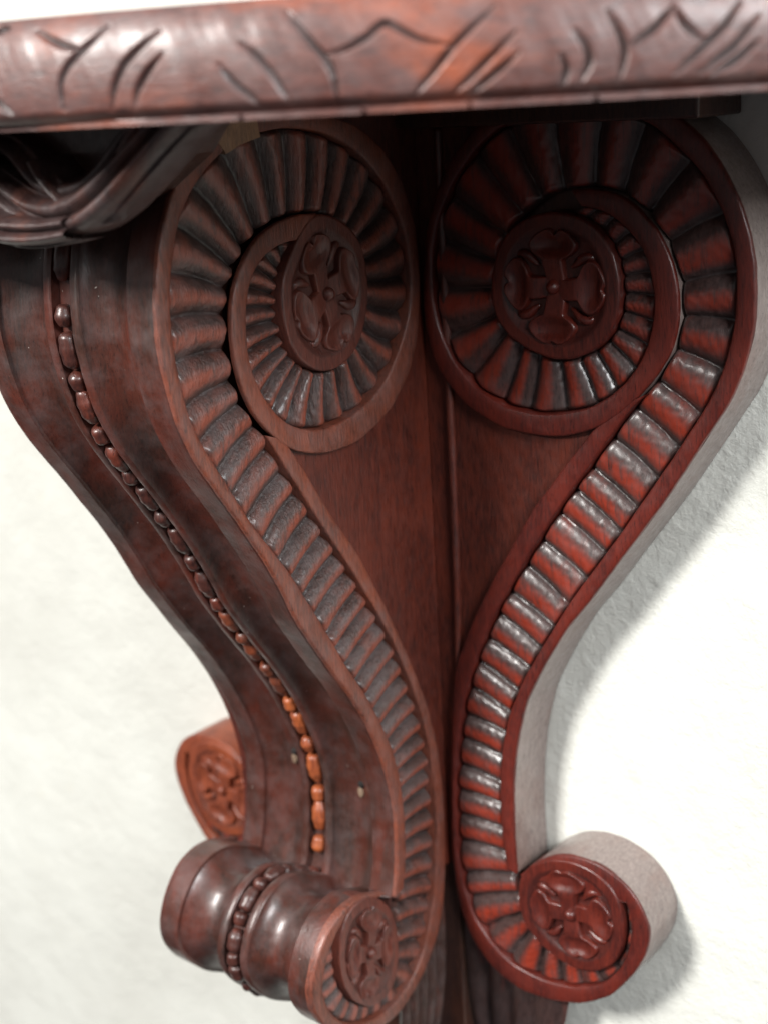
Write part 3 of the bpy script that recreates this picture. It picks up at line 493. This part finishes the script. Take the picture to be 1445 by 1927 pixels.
# outline: down the outside of the stem, round the lower scroll, back up the corner line
def outline(S, ins, ztop):
    out = curve(S['OUT'], step=.004, sm=.006); pr = curve(S['P'], step=.004, sm=.006)[::-1]
    out = out[out[:, 1] < ztop + .03]
    # travel goes down; inside lies towards smaller u on the right-hand side
    t = tangents(out); no = np.stack([t[:, 1], -t[:, 0]], 1); out = out + no * ins * SG
    t = tangents(pr); no = np.stack([t[:, 1], -t[:, 0]], 1); pr = pr + no * ins * SG
    i = int(np.argmax(pr[:, 1] * 0 + (np.arange(len(pr)) > len(pr) * .3) * (pr[:, 0] < .006)))
    pr = pr[:max(i, 5)]
    body = [(p[0], min(p[1], ztop)) for p in out] + [tuple(p) for p in pr]
    body = [(max(p[0], .0008), p[1]) for p in body]
    return dedupe([(0.0, ztop)] + body + [(0.0, pr[-1][1])])
SG = 1
polyR = outline(SR, .0012, .091)
prism('scroll_board', polyR, 'R', -.0152, -(T - .001), M_CUT, root)
polyL = outline(SL, .0012, .1055)
prism('scroll_board', polyL, 'L', -.021, -.0152, M_CUT, root)
prism('side_panel', polyL, 'L', -W + .0005, -W + .006, M_PANEL, root)
def filling(S, ztop, zend):
    # triangular board between the scroll, the stem and the corner line
    A, B = pair(curve(S['RO']), curve(S['RI'])); cv = (A + B) / 2
    A, B = pair(curve(S['P']), curve(S['B'])); cs = (A + B) / 2
    top = int(np.argmax(cv[:, 1])); j = top + int(np.argmin(((cv[top:] - cs[6]) ** 2).sum(1)))
    cvs = cv[top:j]; k = int(np.argmax(cs[:, 1] < zend))
    P = [(-.0060, ztop), (cvs[0][0], ztop)] + [(p[0], min(p[1], ztop - .0005)) for p in cvs[::3]] + [tuple(p) for p in cs[6:k:3]] + [(-.0060, cs[k][1])]
    return dedupe(P)
prism('corner_panel', filling(SR, .0905, -.41), 'R', -.0152, -.0062, M_PANEL, root)
prism('corner_panel', filling(SL, .105, -.41), 'L', -.0149, -.0062, M_PANEL, root)
# mirrored rear scroll on the far side of the projecting leg
def rear_mirror():
    fr = 'M'
    A, B = pair(curve(SR['RO']), curve(SR['RI'])); rim('scroll_rim', A, B, fr, M_REDDISC, root, dA=T - .0005)
    A, B = pair(curve(SR['CA'], sm=.004), curve(SR['CB'], sm=.004), win=.022)
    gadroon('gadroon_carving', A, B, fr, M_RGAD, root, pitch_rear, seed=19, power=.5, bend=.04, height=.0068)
    A, B = pair(curve(SR['P']), curve(SR['B'])); rim('stem_rim', A, B, fr, M_REDDISC, root, top=-.0007, dA=T - .0005)
    for key, rot, sd in (('DISC', .1, 40), ('DISC2', .2, 50)):
        d, c, R = disc('roundel', SR[key], None, fr, M_REDDISC, root)
        rosette(d, c, R, fr, M_REDDISC, TOPB, rot=rot, seed=sd)
    prism('scroll_board', polyR, fr, -.0152, -(T - .001), M_CUT, root)
rear_mirror()

# ------------------------------------------------------------ moulded front of the projecting scroll
def section(s):
    """depth below the rim line for |x - middle| / half width"""
    s = np.abs(s)
    cove = .0115 * np.sin(np.pi * np.clip((s - .20) / (.74 - .20), 0, 1) ** .8) ** .8
    d = np.where(s < .105, .0075, np.where(s < .20, .0012 + .0012 * np.abs((s - .152) / .048) ** 4, .0018 + cove))
    d = np.where(s > .735, .0003 + .0006 * np.clip((s - .97) / .03, 0, 1) ** 2, d)
    return d
def moulding(name, path, sign):
    c = curve(path, step=.0018, sm=.006); t = tangents(c); no = np.stack([-t[:, 1], t[:, 0]], 1) * sign
    s = np.unique(np.r_[np.linspace(-1, 1, 150), [-.736, -.734, .734, .736, -.106, -.104, .104, .106, .199, .201, -.199, -.201]])
    s = s[(np.abs(s) <= 1)]
    dep = section(s)
    xl = np.interp(c[:, 1], [-.45, -.38, -.33, -.2, -.05, .05], [-.143, -.140, -.136, -.142, -.150, -.152])   # the scroll narrows downwards
    xc = xl / 2 - .003
    X = np.where(s[None, :] > 0, xc[:, None] + s[None, :] * (-.003 - xc)[:, None], xc[:, None] + s[None, :] * (xc - xl)[:, None])
    L = np.arange(len(c)) * .0018
    rip = wob(L * 70, 1, 2.)[:, None] * .0002 + wob(L[:, None] * 110 + s[None] * 3, 1, 5) * .00012
    D = dep[None, :] + rip
    u = c[:, 0][:, None] - no[:, 0][:, None] * D; z = c[:, 1][:, None] - no[:, 1][:, None] * D
    P = np.stack([np.broadcast_to(X, u.shape), -u, z], -1)
    o = link(name, grid_mesh(name, P), M_MOULD, root); sharp(o, 40); return o, c, t, no
mo, mc, mt, mn = moulding('front_moulding', SL['OUT'], 1)
i = [j for j, p in enumerate(SL['P'][::-1]) if p[0] < .008 and j > 8]
cyl = [[SL['OUT'][-2][0] - .014, SL['OUT'][-2][1] - .012], [SL['OUT'][-2][0] - .004, SL['OUT'][-2][1] - .002]] + SL['P'][::-1][1:][:(i[0] + 1 if i else None)]
co, cc, ct, cn = moulding('roll_moulding', cyl, 1)

def bead_at(p, t, n, ln, wd, ht, nm, par, seed):
    rnd = np.random.RandomState(seed)
    tv = np.array([0, -t[0], t[1]]); nv = np.array([0, -n[0], n[1]]); xv = np.array([1., 0, 0])
    rotm = np.stack([xv, tv, nv], 1)
    xl = np.interp(p[1], [-.45, -.38, -.33, -.2, -.05, .05], [-.143, -.140, -.136, -.142, -.150, -.152])
    c = np.array([xl / 2 - .003 + rnd.uniform(-.0006, .0006), -p[0], p[1]]) - nv * .0046
    th = np.linspace(0, np.pi, 15); ph = np.linspace(0, 2 * np.pi, 21)
    q = np.cos(th)[:, None] + 0 * ph; r = np.sin(th) ** .62
    P = np.stack([r[:, None] * np.cos(ph) * wd, q * ln, r[:, None] * np.sin(ph) * ht], -1)
    P *= (1 + .05 * np.sin(P[..., 1:2] * 900 + seed))
    o = link(nm, grid_mesh(nm, P @ rotm.T + c), (M_BEADO if seed >= 19 else M_BEADM if seed >= 14 else M_BEAD) if seed < 60 else M_BEAD, par)
    if 19 <= seed < 60: o['label'] = 'worn bright orange bead'
    return o
# beads down the stem, long and short in turn
bp = np.array([b[:2] for b in BEADS])
idx = [int(np.argmin(((mc - p) ** 2).sum(1))) for p in bp]
idx = list(np.maximum.accumulate(idx))
spm = .0018
# unroll: strictly increasing arclength
sarc = np.array(idx) * spm
for k in range(1, len(sarc)): sarc[k] = max(sarc[k], sarc[k - 1] + .008)
tot = (len(mc) - 1) * spm
gaps = np.diff(sarc)
for k, b in enumerate(BEADS):
    s = sarc[k]
    if s > tot - .002: break
    g = gaps[min(k, len(gaps) - 1)] if k < len(gaps) else gaps[-1]
    long_ = b[2]
    ln = (.58 if long_ else .34) * ((gaps[max(k - 1, 0)] + g) / 2)
    ln = min(ln, .0145 if long_ else .0062)
    j = int(s / spm); bead_at(mc[j], mt[j], mn[j], ln, .0060 if long_ else .0052, .0056, 'bead', mo, k)
s = .016; k = 0
while s < (len(cc) - 2) * spm:
    long_ = k % 2; j = int(s / spm)
    bead_at(cc[j], ct[j], cn[j], .0085 if long_ else .0048, .0056 if long_ else .0048, .0055, 'bead', co, 60 + k)
    s += .0150; k += 1

# ------------------------------------------------------------ boards under the top, corner fillet, lower pendant
box('frame_rail', (-W - .192, .192), (-.012, T - .001), (.0912, .1058), M_CUT, root)
box('back_post', (-W + .001, -.0005), (.007, T - .001), (-.70, .091), M_CUT, root)
tube('corner_bead', [(.012, -.001 + .006, .091), (.0125, .005, -.1), (.0118, .005, -.2), (.0095, .005, -.262), (.0085, .008, -.27)], [.0028, .0028, .0026, .0022, .0006], M_PANEL, root)

def pendant(name, fr, u0, u1, z0, z1, nrib, base, mat, taper, seed):
    u = np.linspace(0, 1, nrib * 14); v = np.linspace(0, 1, 60)
    U, V = np.meshgrid(u, v, indexing='ij')
    g = np.abs(np.sin(np.pi * (U * nrib + .35 * np.sin(V * 3)))) ** .6
    h = base + .006 * g - .03 * V ** 2 + wob(U * 30 + V * 9, 1, seed) * .0006
    UU = u0 + (u1 - u0) * U * (1 - taper * V); ZZ = z0 + (z1 - z0) * V + .02 * U * (1 - V)
    return link(name, grid_mesh(name, FR[fr](UU, ZZ, h)), mat, root)
pendant('pendant_carving', 'R', .002, .105, -.445, -.62, 4, -.012, M_RGAD, .5, 2)
pendant('pendant_carving', 'L', .0, .06, -.43, -.62, 5, -.012, M_GAD, .4, 5)

# ------------------------------------------------------------ carved ribbon hanging under the front of the top
yb = -.252
def strands(P, n, spread, r, name='ribbon_fold'):
    """a broad ribbon: several parallel rounded strands side by side in one mesh"""
    P = np.array(P, float); P = resample(np.c_[P[:, 0], P[:, 2], P[:, 1]], .0015)[:, [0, 2, 1]]; P = gauss(P, 5)
    c = P[:, [0, 2]]; t = tangents(c); no = np.stack([-t[:, 1], t[:, 0]], 1)
    m_ = n * 16; q = np.linspace(0, 1, m_); out = []
    wdt = spread * (.8 + .2 * np.sin(np.linspace(0, 3.1, len(c))))
    for k, f in enumerate(q):
        off = (f - .5) * 2
        h = .0080 * np.abs(np.sin(np.pi * f * n + .5 * np.sin(np.linspace(0, 6, len(c))))) ** .55 + .006 * np.sqrt(max(0, 1 - off ** 2)) - .004
        xz = c + no * (off * wdt)[:, None]
        out.append(np.stack([xz[:, 0], P[:, 1] - h, xz[:, 1]], 1))
    back = [np.stack([o_[:, 0], P[:, 1] + .016, o_[:, 2]], 1) for o_ in (out[-1], out[0])]
    return np.stack([back[1]] + out + back[:1], 1)
for k, (st, n, sp, dep) in enumerate(zip(DRAPE, (2, 1, 2, 1, 1), (.0098, .0058, .0075, .004, .0045), (-.012, -.004, -.020, -.018, -.008))):
    P = [(p[0], yb + dep + .003 * math.sin(i * .9 + k), p[1]) for i, p in enumerate(st)]
    G_ = strands(P, n, sp, 0)
    link('ribbon_fold', grid_mesh('ribbon_fold', G_), M_DRAPE, root)
    G2 = G_.copy(); G2[..., 0] = -W - .01 - G2[..., 0]
    link('ribbon_fold', grid_mesh('ribbon_fold', G2), M_DRAPE, root)
# backing block of the bow
bk = [(-W - .03, .106), (-W - .01, .08), (-.09, .062), (-.04, .062), (-.005, .07), (.03, .09), (.045, .106)]
bm = bmesh.new()
f0 = [bm.verts.new((p[0], -.246, p[1])) for p in bk]; f1 = [bm.verts.new((p[0], -.20, p[1])) for p in bk]
bm.faces.new(f0); bm.faces.new(f1[::-1])
for i in range(len(bk)): bm.faces.new((f0[i], f0[(i + 1) % len(bk)], f1[(i + 1) % len(bk)], f1[i]))
bmesh.ops.recalc_face_normals(bm, faces=bm.faces); me = bpy.data.meshes.new('ribbon_block'); bm.to_mesh(me); bm.free()
link('ribbon_block', me, M_CUT, root)

prism('repair_patch', PATCH, 'L', -.004, .0009, M_PATCH, root)

# two nail holes with a chip of bare wood below each, low on the moulded front
for sx, zz in ((.47, -.338), (-.40, -.330)):
    j = int(np.argmin(np.abs(mc[:, 1] - zz))); dep = float(section(np.array([sx]))[0]) - .0006
    xc = -.071; X = xc + sx * .068
    p = mc[j] - mn[j] * dep; q = mc[j + 3] - mn[j + 3] * dep
    ball('nail_hole', (X, -p[0], p[1]), (.0028, .0014, .0026), None, M_HOLE, mo)
    ball('bare_chip', (X - .001, -q[0], q[1]), (.0026, .0012, .0042), None, M_CHIP, mo)

for o in scene.objects:
    if o.name.startswith('repair_patch'): o['label'] = 'pale bare wood repair'
    if o.name.startswith('scroll_edge'): o['label'] = 'dull greyish outer edge'
